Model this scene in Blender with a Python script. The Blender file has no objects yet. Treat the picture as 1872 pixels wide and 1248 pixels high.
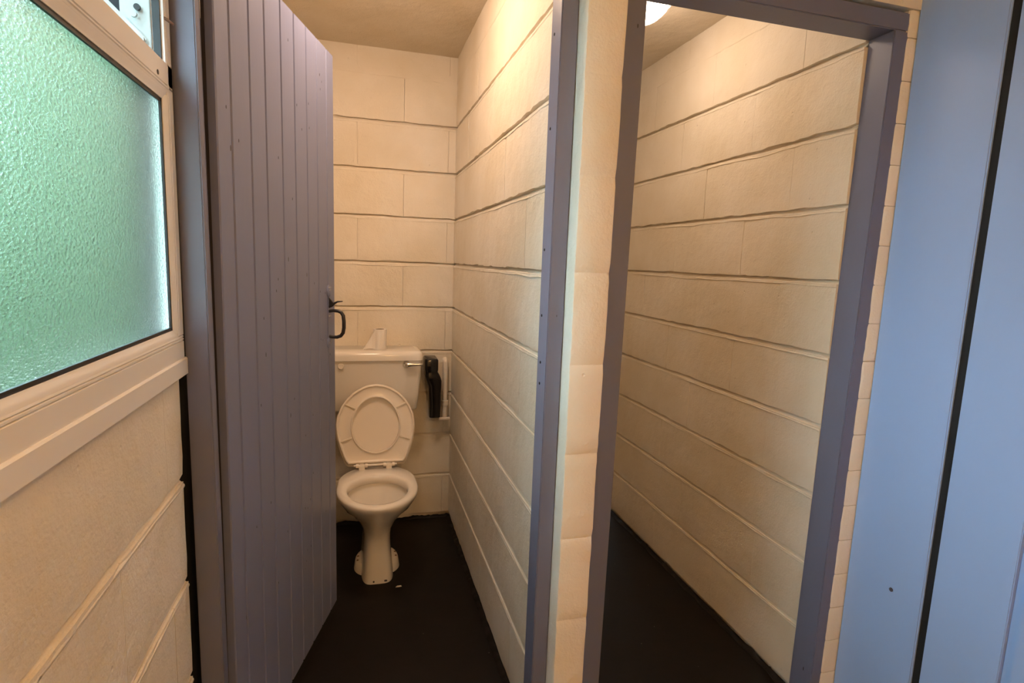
import bpy, bmesh, math, random
from mathutils import Vector, Matrix, noise

random.seed(7)
S = bpy.context.scene
COL = S.collection
PI = math.pi

# ------------------------------------------------------------------ camera
cam_d = bpy.data.cameras.new('camera')
cam_d.sensor_fit = 'HORIZONTAL'
cam_d.sensor_width = 36.0
cam_d.lens = 1024.47 / 1872 * 36.0
cam_d.clip_start = 0.01
cam = bpy.data.objects.new('camera', cam_d)
COL.objects.link(cam)
yaw, pitch, roll = 0.2722, 0.1402, 0.0371
fw = Vector((math.sin(yaw) * math.cos(pitch), math.cos(yaw) * math.cos(pitch), -math.sin(pitch)))
rt = Vector((math.cos(yaw), -math.sin(yaw), 0))
up = rt.cross(fw)
r2 = rt * math.cos(roll) + up * math.sin(roll)
u2 = -rt * math.sin(roll) + up * math.cos(roll)
CAM = Vector((-0.4793, -2.9016, 1.366))
cam.matrix_world = Matrix(((r2.x, u2.x, -fw.x, CAM.x), (r2.y, u2.y, -fw.y, CAM.y), (r2.z, u2.z, -fw.z, CAM.z), (0, 0, 0, 1)))
S.camera = cam

# ------------------------------------------------------------------ sky, exposure
SKY = 23.0
LAMP_FIRST = 58.0
LAMP_SECOND = 25.0
LAMP_CORRIDOR = 160.0
world = bpy.data.worlds.new('overcast_sky')
S.world = world
world.use_nodes = True
wb = world.node_tree.nodes['Background']
wb.inputs['Color'].default_value = (0.60, 0.84, 1.0, 1)
wb.inputs['Strength'].default_value = SKY
S.view_settings.view_transform = 'Standard'
S.view_settings.look = 'None'
S.view_settings.gamma = 1.0
S.view_settings.use_curve_mapping = False
S.view_settings.exposure = 0.0
cy = S.cycles
cy.use_light_tree = False
cy.max_bounces = 8; cy.diffuse_bounces = 4; cy.glossy_bounces = 3; cy.transmission_bounces = 6; cy.transparent_max_bounces = 4

# ------------------------------------------------------------------ materials
def nt(name):
    m = bpy.data.materials.new(name)
    m.use_nodes = True
    t = m.node_tree
    return m, t, t.nodes, t.links, t.nodes['Principled BSDF']

def simple(name, col, rough=0.5, metal=0.0, bump=0.0, bscale=80.0, spec=0.5, var=0.06, coat=0.0):
    m, t, N, L, b = nt(name)
    tc = N.new('ShaderNodeTexCoord')
    n = N.new('ShaderNodeTexNoise')
    n.inputs['Scale'].default_value = bscale
    n.inputs['Detail'].default_value = 4
    L.new(tc.outputs['Object'], n.inputs['Vector'])
    mx = N.new('ShaderNodeMix'); mx.data_type = 'RGBA'
    mx.inputs['A'].default_value = (*[c * (1 - var) for c in col], 1)
    mx.inputs['B'].default_value = (*[min(1, c * (1 + var)) for c in col], 1)
    L.new(n.outputs['Fac'], mx.inputs['Factor'])
    L.new(mx.outputs['Result'], b.inputs['Base Color'])
    b.inputs['Roughness'].default_value = rough
    b.inputs['Metallic'].default_value = metal
    b.inputs['Specular IOR Level'].default_value = spec
    b.inputs['Coat Weight'].default_value = coat
    if bump:
        bp = N.new('ShaderNodeBump')
        bp.inputs['Strength'].default_value = bump
        bp.inputs['Distance'].default_value = 0.004
        L.new(n.outputs['Fac'], bp.inputs['Height'])
        L.new(bp.outputs['Normal'], b.inputs['Normal'])
    return m

def wall_paint(name, col):
    m, t, N, L, b = nt(name)
    g = N.new('ShaderNodeNewGeometry')
    big = N.new('ShaderNodeTexNoise'); big.inputs['Scale'].default_value = 3.0; big.inputs['Detail'].default_value = 3
    mid = N.new('ShaderNodeTexNoise'); mid.inputs['Scale'].default_value = 22.0; mid.inputs['Detail'].default_value = 6
    fine = N.new('ShaderNodeTexNoise'); fine.inputs['Scale'].default_value = 160.0; fine.inputs['Detail'].default_value = 3
    vor = N.new('ShaderNodeTexVoronoi'); vor.inputs['Scale'].default_value = 16.0
    for n in (big, mid, fine, vor):
        L.new(g.outputs['Position'], n.inputs['Vector'])
    ramp = N.new('ShaderNodeValToRGB')
    ramp.color_ramp.elements[0].position = 0.35; ramp.color_ramp.elements[0].color = (col[0] * .90, col[1] * .87, col[2] * .80, 1)
    ramp.color_ramp.elements[1].position = 0.65; ramp.color_ramp.elements[1].color = (*col, 1)
    L.new(big.outputs['Fac'], ramp.inputs['Fac'])
    L.new(ramp.outputs['Color'], b.inputs['Base Color'])
    # small blisters and pinholes
    mr = N.new('ShaderNodeMapRange'); mr.inputs['From Min'].default_value = 0.02; mr.inputs['From Max'].default_value = 0.075
    mr.inputs['To Min'].default_value = -1.0; mr.inputs['To Max'].default_value = 0.0
    L.new(vor.outputs['Distance'], mr.inputs['Value'])
    sel = N.new('ShaderNodeMath'); sel.operation = 'GREATER_THAN'; sel.inputs[1].default_value = 0.55
    sp = N.new('ShaderNodeSeparateColor'); L.new(vor.outputs['Color'], sp.inputs['Color']); L.new(sp.outputs['Red'], sel.inputs[0])
    mul = N.new('ShaderNodeMath'); mul.operation = 'MULTIPLY'; L.new(mr.outputs['Result'], mul.inputs[0]); L.new(sel.outputs['Value'], mul.inputs[1])
    a1 = N.new('ShaderNodeMath'); a1.operation = 'MULTIPLY_ADD'; a1.inputs[1].default_value = 0.9
    L.new(mid.outputs['Fac'], a1.inputs[0])
    f1 = N.new('ShaderNodeMath'); f1.operation = 'MULTIPLY'; f1.inputs[1].default_value = 0.22; L.new(fine.outputs['Fac'], f1.inputs[0])
    L.new(f1.outputs['Value'], a1.inputs[2])
    a2 = N.new('ShaderNodeMath'); a2.operation = 'MULTIPLY_ADD'; a2.inputs[1].default_value = 0.35
    L.new(mul.outputs['Value'], a2.inputs[0]); L.new(a1.outputs['Value'], a2.inputs[2])
    bp = N.new('ShaderNodeBump'); bp.inputs['Strength'].default_value = 0.8; bp.inputs['Distance'].default_value = 0.006
    L.new(a2.outputs['Value'], bp.inputs['Height']); L.new(bp.outputs['Normal'], b.inputs['Normal'])
    b.inputs['Roughness'].default_value = 0.55
    b.inputs['Specular IOR Level'].default_value = 0.3
    return m

CREAM = wall_paint('cream_masonry_paint', (0.80, 0.74, 0.65))
CEIL = wall_paint('cream_ceiling_paint', (0.74, 0.66, 0.54))

def gloss_paint(name, col, chips=True):
    m, t, N, L, b = nt(name)
    g = N.new('ShaderNodeNewGeometry')
    mp = N.new('ShaderNodeMapping'); mp.inputs['Scale'].default_value = (1, 1, 0.35)
    L.new(g.outputs['Position'], mp.inputs['Vector'])
    vor = N.new('ShaderNodeTexVoronoi'); vor.inputs['Scale'].default_value = 24.0
    L.new(mp.outputs['Vector'], vor.inputs['Vector'])
    n = N.new('ShaderNodeTexNoise'); n.inputs['Scale'].default_value = 40.0; n.inputs['Detail'].default_value = 5
    L.new(mp.outputs['Vector'], n.inputs['Vector'])
    lt = N.new('ShaderNodeMath'); lt.operation = 'LESS_THAN'; lt.inputs[1].default_value = 0.06
    L.new(vor.outputs['Distance'], lt.inputs[0])
    sp = N.new('ShaderNodeSeparateColor'); L.new(vor.outputs['Color'], sp.inputs['Color'])
    gt = N.new('ShaderNodeMath'); gt.operation = 'GREATER_THAN'; gt.inputs[1].default_value = 0.80
    L.new(sp.outputs['Red'], gt.inputs[0])
    mu = N.new('ShaderNodeMath'); mu.operation = 'MULTIPLY'; L.new(lt.outputs['Value'], mu.inputs[0]); L.new(gt.outputs['Value'], mu.inputs[1])
    mx = N.new('ShaderNodeMix'); mx.data_type = 'RGBA'
    mx.inputs['A'].default_value = (*col, 1); mx.inputs['B'].default_value = (0.03, 0.03, 0.04, 1)
    if chips:
        L.new(mu.outputs['Value'], mx.inputs['Factor'])
    else:
        mx.inputs['Factor'].default_value = 0
    L.new(mx.outputs['Result'], b.inputs['Base Color'])
    bp = N.new('ShaderNodeBump'); bp.inputs['Strength'].default_value = 0.10; bp.inputs['Distance'].default_value = 0.003
    L.new(n.outputs['Fac'], bp.inputs['Height']); L.new(bp.outputs['Normal'], b.inputs['Normal'])
    b.inputs['Roughness'].default_value = 0.36
    b.inputs['Specular IOR Level'].default_value = 0.45
    return m

BLUE = gloss_paint('blue_grey_gloss_paint', (0.185, 0.205, 0.325))
FRAME_DIMMED = gloss_paint('blue_grey_frame_paint_dimmed', (0.150, 0.160, 0.235))  # same paint as the plank door, darkened to offset strong sky light
BLUE_DAYLIT = gloss_paint('blue_grey_paint_daylit', (0.31, 0.44, 0.74), chips=False)  # same blue-grey paint lightened: daylight on the right panel put into its colour
GROOVE = simple('dark_groove_paint', (0.05, 0.045, 0.06), 0.6)
PVC = simple('white_pvc', (0.80, 0.78, 0.76), 0.28, bscale=5, var=0.02)
GASKET = simple('black_rubber_gasket', (0.012, 0.012, 0.014), 0.5)
ZINC = simple('dull_zinc_steel', (0.42, 0.44, 0.43), 0.45, metal=0.25, bump=.1, bscale=120)
CERAMIC = simple('white_vitreous_china', (0.80, 0.76, 0.71), 0.10, bscale=6, var=0.02, coat=0.3)
SEATP = simple('ivory_seat_plastic', (0.80, 0.73, 0.65), 0.22, bscale=6, var=0.02)
CHROME = simple('worn_chrome', (0.75, 0.74, 0.72), 0.18, metal=1.0)
BLACKMETAL = simple('black_iron_paint', (0.02, 0.018, 0.02), 0.35)
BLACKPL = simple('glossy_black_plastic', (0.008, 0.007, 0.008), 0.12)
PAPER = simple('white_tissue_paper', (0.82, 0.78, 0.74), 0.9, bump=.2, bscale=300)
CARD = simple('grey_cardboard_core', (0.20, 0.15, 0.11), 0.9)
WATER = simple('bowl_water', (0.45, 0.38, 0.29), 0.03, bscale=4)
SHADEBLACK = simple('gap_and_hole_shade_black', (0.007, 0.007, 0.009), 0.8)  # near-black that paints shade into gaps, also used for screw holes
PIPEW = simple('painted_white_pipe', (0.78, 0.70, 0.60), 0.35)
RUST = simple('rusty_steel', (0.16, 0.08, 0.05), 0.6)
SCREWM = simple('bright_screw_head', (0.55, 0.54, 0.52), 0.3, metal=0.9)

def floor_mat():
    m, t, N, L, b = nt('black_floor_paint')
    g = N.new('ShaderNodeNewGeometry')
    n = N.new('ShaderNodeTexNoise'); n.inputs['Scale'].default_value = 9; n.inputs['Detail'].default_value = 8
    s = N.new('ShaderNodeTexVoronoi'); s.inputs['Scale'].default_value = 26
    for k in (n, s): L.new(g.outputs['Position'], k.inputs['Vector'])
    r = N.new('ShaderNodeValToRGB')
    r.color_ramp.elements[0].color = (0.004, 0.0033, 0.0033, 1); r.color_ramp.elements[1].color = (0.011, 0.0085, 0.008, 1)
    L.new(n.outputs['Fac'], r.inputs['Fac'])
    lt = N.new('ShaderNodeMath'); lt.operation = 'LESS_THAN'; lt.inputs[1].default_value = 0.055; L.new(s.outputs['Distance'], lt.inputs[0])
    sp = N.new('ShaderNodeSeparateColor'); L.new(s.outputs['Color'], sp.inputs['Color'])
    gt = N.new('ShaderNodeMath'); gt.operation = 'GREATER_THAN'; gt.inputs[1].default_value = 0.90; L.new(sp.outputs['Green'], gt.inputs[0])
    mu = N.new('ShaderNodeMath'); mu.operation = 'MULTIPLY'; L.new(lt.outputs['Value'], mu.inputs[0]); L.new(gt.outputs['Value'], mu.inputs[1])
    mx = N.new('ShaderNodeMix'); mx.data_type = 'RGBA'; mx.inputs['B'].default_value = (0.10, 0.09, 0.08, 1)
    L.new(mu.outputs['Value'], mx.inputs['Factor']); L.new(r.outputs['Color'], mx.inputs['A'])
    L.new(mx.outputs['Result'], b.inputs['Base Color'])
    bp = N.new('ShaderNodeBump'); bp.inputs['Strength'].default_value = 0.5; bp.inputs['Distance'].default_value = 0.003
    L.new(n.outputs['Fac'], bp.inputs['Height']); L.new(bp.outputs['Normal'], b.inputs['Normal'])
    b.inputs['Roughness'].default_value = 0.5; b.inputs['Specular IOR Level'].default_value = 0.18
    return m
FLOOR = floor_mat()

def frosted():
    m, t, N, L, b = nt('obscure_textured_glass')
    N.remove(b)
    out = N['Material Output']
    g = N.new('ShaderNodeNewGeometry')
    mp = N.new('ShaderNodeMapping'); mp.inputs['Scale'].default_value = (1, 1, 2.2); mp.inputs['Rotation'].default_value = (0.35, 0, 0)
    L.new(g.outputs['Position'], mp.inputs['Vector'])
    n = N.new('ShaderNodeTexNoise'); n.inputs['Scale'].default_value = 140; n.inputs['Detail'].default_value = 4
    L.new(mp.outputs['Vector'], n.inputs['Vector'])
    bp = N.new('ShaderNodeBump'); bp.inputs['Strength'].default_value = 0.55; bp.inputs['Distance'].default_value = 0.004
    L.new(n.outputs['Fac'], bp.inputs['Height'])
    gl = N.new('ShaderNodeBsdfGlass'); gl.inputs['Roughness'].default_value = 0.22; gl.inputs['IOR'].default_value = 1.2
    gl.inputs['Color'].default_value = (0.93, 0.97, 0.94, 1)
    L.new(bp.outputs['Normal'], gl.inputs['Normal'])
    L.new(gl.outputs['BSDF'], out.inputs['Surface'])
    return m
GLASS = frosted()

def grass_mat():
    m, t, N, L, b = nt('meadow_grass')
    g = N.new('ShaderNodeNewGeometry')
    n = N.new('ShaderNodeTexNoise'); n.inputs['Scale'].default_value = 1.3; n.inputs['Detail'].default_value = 6
    L.new(g.outputs['Position'], n.inputs['Vector'])
    r = N.new('ShaderNodeValToRGB')
    r.color_ramp.elements[0].position = 0.35; r.color_ramp.elements[0].color = (0.036, 0.058, 0.033, 1)
    r.color_ramp.elements[1].position = 0.68; r.color_ramp.elements[1].color = (0.082, 0.124, 0.070, 1)
    L.new(n.outputs['Fac'], r.inputs['Fac']); L.new(r.outputs['Color'], b.inputs['Base Color'])
    b.inputs['Roughness'].default_value = 0.9; b.inputs['Specular IOR Level'].default_value = 0.1
    return m
GRASS = grass_mat()

def emit(name, col, strength):
    m, t, N, L, b = nt(name)
    b.inputs['Base Color'].default_value = (0.8, 0.8, 0.8, 1)
    b.inputs['Emission Color'].default_value = (*col, 1)
    b.inputs['Emission Strength'].default_value = strength
    return m
WARM = (1.0, 0.70, 0.48)
AMBER = (1.0, 0.56, 0.22)
GLOBE_1 = emit('lit_opal_globe', WARM, LAMP_FIRST)
GLOBE_2 = emit('lit_opal_globe_second', (1.0, 0.74, 0.53), LAMP_SECOND)
GLOBE_C = emit('lit_opal_globe_corridor', AMBER, LAMP_CORRIDOR)

# ------------------------------------------------------------------ mesh kit (world coordinates in, origins set to each piece)
WLOC = {}
def wloc(o):
    return WLOC.get(o.name, Vector((0, 0, 0))) if o else Vector((0, 0, 0))

def mk(name, verts, faces, mat, parent=None, smooth=False, origin=None, bevel=0.0, segs=2, smooth_angle=None):
    vs = [Vector(v) for v in verts]
    if origin is None:
        lo = Vector([min(v[i] for v in vs) for i in range(3)]); hi = Vector([max(v[i] for v in vs) for i in range(3)])
        origin = Vector(((lo.x + hi.x) / 2, (lo.y + hi.y) / 2, lo.z))
    else:
        origin = Vector(origin)
    me = bpy.data.meshes.new(name)
    me.from_pydata([v - origin for v in vs], [], faces)
    bm = bmesh.new(); bm.from_mesh(me)
    bmesh.ops.recalc_face_normals(bm, faces=bm.faces)
    if bevel > 0:
        es = [e for e in bm.edges if len(e.link_faces) == 2 and e.calc_face_angle(0) > 0.6]
        bmesh.ops.bevel(bm, geom=es, offset=bevel, segments=segs, affect='EDGES', clamp_overlap=True)
    for f in bm.faces: f.smooth = smooth or bevel > 0
    bm.to_mesh(me); bm.free()
    if bevel > 0 or smooth_angle:
        me.set_sharp_from_angle(angle=smooth_angle or 0.7)
    me.materials.append(mat)
    o = bpy.data.objects.new(name, me)
    COL.objects.link(o)
    o.location = origin - wloc(parent)
    o.parent = parent
    WLOC[o.name] = origin
    return o

def empty(name, loc):
    o = bpy.data.objects.new(name, None); COL.objects.link(o)
    o.location = loc; o.empty_display_size = 0.05; WLOC[o.name] = Vector(loc)
    return o

def tag(o, label=None, cat=None, group=None, kind=None):
    if label: o['label'] = label
    if cat: o['category'] = cat
    if group: o['group'] = group
    if kind: o['kind'] = kind
    return o

BOXF = [(0, 1, 2, 3), (7, 6, 5, 4), (0, 4, 5, 1), (1, 5, 6, 2), (2, 6, 7, 3), (3, 7, 4, 0)]
def boxv(x0, x1, y0, y1, z0, z1):
    return [(x0, y0, z0), (x1, y0, z0), (x1, y1, z0), (x0, y1, z0), (x0, y0, z1), (x1, y0, z1), (x1, y1, z1), (x0, y1, z1)]
def box(name, x0, x1, y0, y1, z0, z1, mat, parent=None, bevel=0.0, segs=2):
    return mk(name, boxv(x0, x1, y0, y1, z0, z1), BOXF, mat, parent, bevel=bevel, segs=segs)
def hexa(name, v8, mat, parent=None, bevel=0.0):
    return mk(name, v8, BOXF, mat, parent, bevel=bevel)

def loft(loops, cap0=True, cap1=True):
    n = len(loops[0]); vs = [p for l in loops for p in l]; fs = []
    for i in range(len(loops) - 1):
        for j in range(n):
            fs.append((i * n + j, i * n + (j + 1) % n, (i + 1) * n + (j + 1) % n, (i + 1) * n + j))
    if cap0: fs.append(tuple(range(n - 1, -1, -1)))
    if cap1: fs.append(tuple(range((len(loops) - 1) * n, len(loops) * n)))
    return vs, fs

def tube(path, r, n=12):
    path = [Vector(p) for p in path]; loops = []
    rs = r if isinstance(r, (list, tuple)) else [r] * len(path)
    prev = None
    for i, p in enumerate(path):
        d = (path[min(i + 1, len(path) - 1)] - path[max(i - 1, 0)]).normalized()
        if prev is None:
            a = Vector((0, 0, 1)) if abs(d.z) < 0.9 else Vector((1, 0, 0))
            s = d.cross(a).normalized()
        else:
            s = (prev - d * prev.dot(d)).normalized()
        prev = s; q = d.cross(s)
        loops.append([p + (s * math.cos(2 * PI * k / n) + q * math.sin(2 * PI * k / n)) * rs[i] for k in range(n)])
    return loft(loops)

def lathe(c, prof, n=32, axis='z'):
    loops = []
    for r, h in prof:
        l = []
        for k in range(n):
            a = 2 * PI * k / n
            if axis == 'z': l.append((c[0] + r * math.cos(a), c[1] + r * math.sin(a), c[2] + h))
            elif axis == 'y': l.append((c[0] + r * math.cos(a), c[1] + h, c[2] + r * math.sin(a)))
            else: l.append((c[0] + h, c[1] + r * math.cos(a), c[2] + r * math.sin(a)))
        loops.append(l)
    return loft(loops)

# ------------------------------------------------------------------ key dimensions
ZF = -0.026          # floor level
ZC = 2.35            # ceiling level
H = 0.225            # block course
XR = 0.918           # right wall of second cubicle
XW = -0.830          # window wall face
YF = -1.60           # front face of the cubicle door frames
XP = 1.000           # painted panel on the right of the corridor
YB = -4.40           # rear end of the corridor
nz3 = lambda x, y, z: noise.noise(Vector((x, y, z)))

# ------------------------------------------------------------------ floor and ceiling
def floor():
    vs, fs = [], []
    nx, ny = 40, 80
    x0, x1, y0, y1 = -0.95, 1.10, YB - 0.1, 0.1
    for j in range(ny + 1):
        for i in range(nx + 1):
            x = x0 + (x1 - x0) * i / nx; y = y0 + (y1 - y0) * j / ny
            vs.append((x, y, ZF + 0.0025 * nz3(x * 3, y * 3, 1)))
    for j in range(ny):
        for i in range(nx):
            a = j * (nx + 1) + i
            fs.append((a, a + 1, a + nx + 2, a + nx + 1))
    # ragged upstand of floor paint along the walls
    def lip(P, Q, nrm):
        P, Q, nrm = Vector(P), Vector(Q), Vector(nrm)
        m = int((Q - P).length / 0.012); b = len(vs)
        for k in range(m + 1):
            p = P.lerp(Q, k / m)
            hgt = 0.006 + 0.012 * max(0, 0.35 + nz3(p.x * 14, p.y * 14, 4)) + 0.006 * nz3(p.x * 60, p.y * 60, 9)
            out = 0.014 + 0.008 * nz3(p.x * 20, p.y * 20, 2)
            vs.extend([p + nrm * out + Vector((0, 0, ZF)), p + nrm * (0.002 + out * .35) + Vector((0, 0, ZF + hgt * .7)), p - nrm * 0.004 + Vector((0, 0, ZF + max(.001, hgt)))])
        for k in range(m):
            a = b + 3 * k
            fs.extend([(a, a + 3, a + 4, a + 1), (a + 1, a + 4, a + 5, a + 2)])
    lip((0, -1.53, 0), (0, 0, 0), (-1, 0, 0))
    lip((0.003, 0, 0), (-0.82, 0, 0), (0, -1, 0))
    lip((XR, -1.52, 0), (XR, 0, 0), (-1, 0, 0))
    o = mk('floor', vs, fs, FLOOR, smooth=True)
    tag(o, 'black painted concrete floor running through both cubicles', 'floor', kind='structure')
floor()
o = box('ceiling', -0.95, 1.10, YB - 0.1, 0.1, ZC, ZC + 0.06, CEIL)
tag(o, 'cream painted ceiling over the cubicles', 'ceiling', kind='structure')

# ------------------------------------------------------------------ block walls
def block_wall(name, label, O, U, Nn, length, z0, z1, joints, thick=0.10, first=0, seed=0, flat_joint=False):
    """Wall face through O, running along U, facing Nn. joints(n) -> joint positions along U in course n."""
    O, U, Nn = Vector(O), Vector(U), Vector(Nn)
    P = lambda u, z, w: O + U * u + Vector((0, 0, z)) + Nn * w
    du = 0.02
    m = int(length / du)
    vs, fs = [], []
    # mortar core
    b = [P(0, z0, -.017), P(length, z0, -.017), P(length, z0, -thick), P(0, z0, -thick), P(0, z1, -.017), P(length, z1, -.017), P(length, z1, -thick), P(0, z1, -thick)]
    vs += b; fs += BOXF
    core = mk(name, vs, fs, CREAM, origin=P(length / 2, z0, -thick / 2))
    tag(core, label, 'wall', kind='structure')
    nlo, nhi = int(math.floor((z0 + 0.03) / H)), int(math.ceil(z1 / H - 1e-6))
    # sloping pointing under each course, one strip per bed joint
    for n in range(max(nlo, 1), nhi):
        zz = n * H
        if zz - 0.03 < z0 or zz > z1 - 0.005: continue
        vs, fs = [], []
        for k in range(m + 1):
            u = length * k / m
            jag = 0.004 * nz3(u * 9 + seed, n * 3.1, 0) + 0.003 * nz3(u * 37 + seed, n * 1.7, 5)
            low = zz - 0.023 - 0.6 * jag - 0.006 * max(0, nz3(u * 5 + seed, n * 2.3, 8))
            slot = 0.0024 + 0.0042 * max(-.5, nz3(u * 6 + seed, n * 5.7, 3))
            if n >= 10: slot = -0.012
            vs += [P(u, zz - slot, -0.0165 if n < 10 else -0.0006), P(u, low + 0.004, 0.0005 + 0.0015 * nz3(u * 20, n, seed)), P(u, low, 0.0012), P(u, low - 0.003, -0.004)]
        for k in range(m):
            a = 4 * k
            for q in range(3): fs.append((a + q, a + 4 + q, a + 5 + q, a + 1 + q))
        mk('mortar_joint', vs, fs, CREAM, core, smooth=True)
    for n in range(nlo, nhi):
        za = max(z0, n * H); zb = min(z1, (n + 1) * H - (0.014 if (n + 1) * H < z1 else 0))
        if zb - za < 0.02: continue
        js = [0.0] + sorted(j for j in joints(n) if 0.04 < j < length - 0.04) + [length]
        for ua, ub in zip(js[:-1], js[1:]):
            nu = max(3, int((ub - ua) / 0.03)); nv = max(2, int((zb - za) / 0.036))
            vs, fs = [], []
            vd = 0.0007 + 0.0012 * random.random()
            dep = 0.0015 * nz3(ua * 7, n * 5.3, seed + 3)
            for j in range(nv + 1):
                for i in range(nu + 1):
                    u = ua + (ub - ua) * i / nu; z = za + (zb - za) * j / nv
                    w = dep + 0.0016 * nz3(u * 8, z * 8, seed) + 0.0012 * nz3(u * 26, z * 26, seed)
                    if j == 0:
                        z += 0.0035 * nz3(u * 14 + seed, n * 4.1, 2) + 0.004 * nz3(u * 45, n * 4.1, 6)
                        w -= 0.0012
                    if i == 0: u += 0.0006; w -= vd
                    if i == nu: u -= 0.0006; w -= vd
                    vs.append(P(u, z, w))
            nrow = nu + 1
            for j in range(nv):
                for i in range(nu):
                    a = j * nrow + i; fs.append((a, a + 1, a + nrow + 1, a + nrow))
            ring = [j for j in range(nu + 1)] + [j * nrow + nu for j in range(1, nv + 1)] + [nv * nrow + i for i in range(nu - 1, -1, -1)] + [j * nrow for j in range(nv - 1, 0, -1)]
            base = len(vs)
            for r in ring:
                v = Vector(vs[r]); wv = (v - O).dot(Nn)
                vs.append(v - Nn * (wv + thick - 0.006))
            k = len(ring)
            for q in range(k):
                fs.append((ring[q], base + q, base + (q + 1) % k, ring[(q + 1) % k]))
            fs.append(tuple(base + q for q in range(k)))
            mk('block', vs, fs, CREAM, core, smooth=True, smooth_angle=0.9)
    return core

def alt(even, odd):
    return lambda n: even if n % 2 == 0 else odd

# back wall of first cubicle (u runs from the left wall to the partition)
block_wall('wall_back', 'cream painted block wall behind the toilet', (-0.92, 0, 0), (1, 0, 0), (0, -1, 0), 1.02, ZF, ZC,
           alt([-0.477 + 0.92, -0.036 + .92], [-0.697 + .92, -0.256 + .92]), seed=1)
# partition between the cubicles (u runs from back to front)
part = block_wall('wall_partition', 'cream painted block partition between the two cubicles', (0, 0, 0), (0, -1, 0), (-1, 0, 0), 1.53, ZF, ZC,
           alt([0.33, 0.806, 1.283], [0.06, 0.515, 1.012]), seed=11)
# right wall of second cubicle
block_wall('wall_right', 'cream painted block wall on the right of the second cubicle', (XR, 0, 0), (0, -1, 0), (-1, 0, 0), 1.52, ZF, ZC,
           alt([0.13, 0.595, 1.065], [0.335, 0.80, 1.285]), seed=23)
block_wall('wall_back_second', 'cream painted block wall at the back of the second cubicle', (0.10, 0, 0), (1, 0, 0), (0, -1, 0), XR - 0.10, ZF, ZC,
           alt([0.2, 0.64], [0.42]), seed=37)
# window wall: below the window, and solid beside it inside the cubicle
block_wall('wall_left', 'cream painted block wall below the window', (XW, -1.640, 0), (0, -1, 0), (1, 0, 0), 2.76, ZF, 1.127,
           alt([0.10, 0.55, 0.99, 1.43, 1.87, 2.31], [0.33, 0.775, 1.22, 1.66, 2.1, 2.54]), seed=51)
wl = box('wall_left_cubicle', -0.93, -0.84, -1.38, 0.1, ZF, ZC, CREAM); tag(wl, 'cream wall behind the open plank door', 'wall', kind='structure')
wl = box('wall_left_gap_shade', -0.93, -0.850, -1.60, -1.38, ZF, ZC, SHADEBLACK); tag(wl, 'near-black filler coloured as shade in the gap between window wall and door post', 'wall', kind='structure')  # dark filler put in to colour the gap as shaded
box('gap_shade_fill', -0.93, -0.872, -1.66, -1.60, ZF, 1.108, SHADEBLACK, wl)  # more near-black fill, painting the shade of the gap
box('gap_shade_fill', -0.90, -0.848, -1.6165, -1.60, 1.108, ZC, SHADEBLACK, wl)
wl = box('wall_left_upper', -0.93, XW, YB, -1.66, 2.17, ZC, CREAM); tag(wl, 'cream wall above the window', 'wall', kind='structure')
wl = box('wall_left_pier', -0.93, XW, YB, -2.44, 1.127, 2.17, CREAM); tag(wl, 'cream wall beyond the near end of the window', 'wall', kind='structure')
wl = box('wall_rear', -0.95, 1.10, YB - 0.1, YB, ZF, ZC, CREAM); tag(wl, 'cream wall at the rear end of the corridor', 'wall', kind='structure')

# end of the partition, standing proud between the two door frames
def pillar():
    nlo, nhi = 0, 11
    for n in range(nlo, nhi):
        za = max(ZF, n * H - 0.002); zb = min(ZC, (n + 1) * H - 0.002)
        loops = []
        m = 10
        for k in range(m + 1):
            z = za + (zb - za) * k / m
            e = 0.0035 if k in (0, m) else 0.0
            jl = 0.001 * nz3(z * 9, 3, 1) + 0.001 * nz3(z * 40, 3, 1); jr = 0.0012 * nz3(z * 8, 7, 1) + 0.0014 * nz3(z * 45, 9, 1)
            lean = 0.0073 * (z - 1.0)
            xa, xb = 0.0165 + jl, 0.1075 + jr + lean
            yf = -1.652 + 0.002 * nz3(z * 6, n, 4) + e
            loops.append([(xa, -1.525, z), (xa, yf + 0.007, z), (xa + 0.002, yf + 0.002, z), (xa + 0.007, yf, z), (xb - 0.007, yf, z), (xb - 0.002, yf + 0.002, z), (xb, yf + 0.007, z), (xb, -1.525, z)])
        vs, fs = loft(loops)
        mk('block', vs, fs, CREAM, part, smooth=True, smooth_angle=0.8)
pillar()

# front wall over the door frames and the sliver at the right
o = box('wall_front', -0.93, 1.02, -1.612, -1.545, 2.085, ZC, CREAM); tag(o, 'cream wall over the cubicle door frames', 'wall', kind='structure')
wr = empty('wall_front_right', (0.985, -1.57, ZF))
tag(wr, 'narrow strip of cream blocks between right door frame and blue panel', 'wall', kind='structure')
for n in range(0, 22):
    za = max(ZF, n * H / 2 - 0.01); zb = min(2.085, (n + 1) * H / 2 - 0.012)
    if zb <= za: continue
    loops = []
    for k in range(7):
        z = za + (zb - za) * k / 6
        j = 0.0025 * nz3(z * 14, 2, 2) + 0.0015 * nz3(z * 50, 2, 2)
        ln = 0.0125 * (z - 1.0)
        e = 0.002 if k in (0, 6) else 0
        loops.append([(0.962 + ln + j, -1.54, z), (0.962 + ln + j, -1.603 + e, z), (0.967 + ln + j, -1.607 + e, z), (XP + 0.02, -1.607 + e, z), (XP + 0.02, -1.54, z)])
    vs, fs = loft(loops); mk('block', vs, fs, CREAM, wr, smooth=True, smooth_angle=0.7)
box('mortar_core', 0.972, XP + 0.019, -1.60, -1.541, ZF, 2.085, CREAM, wr)

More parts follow.
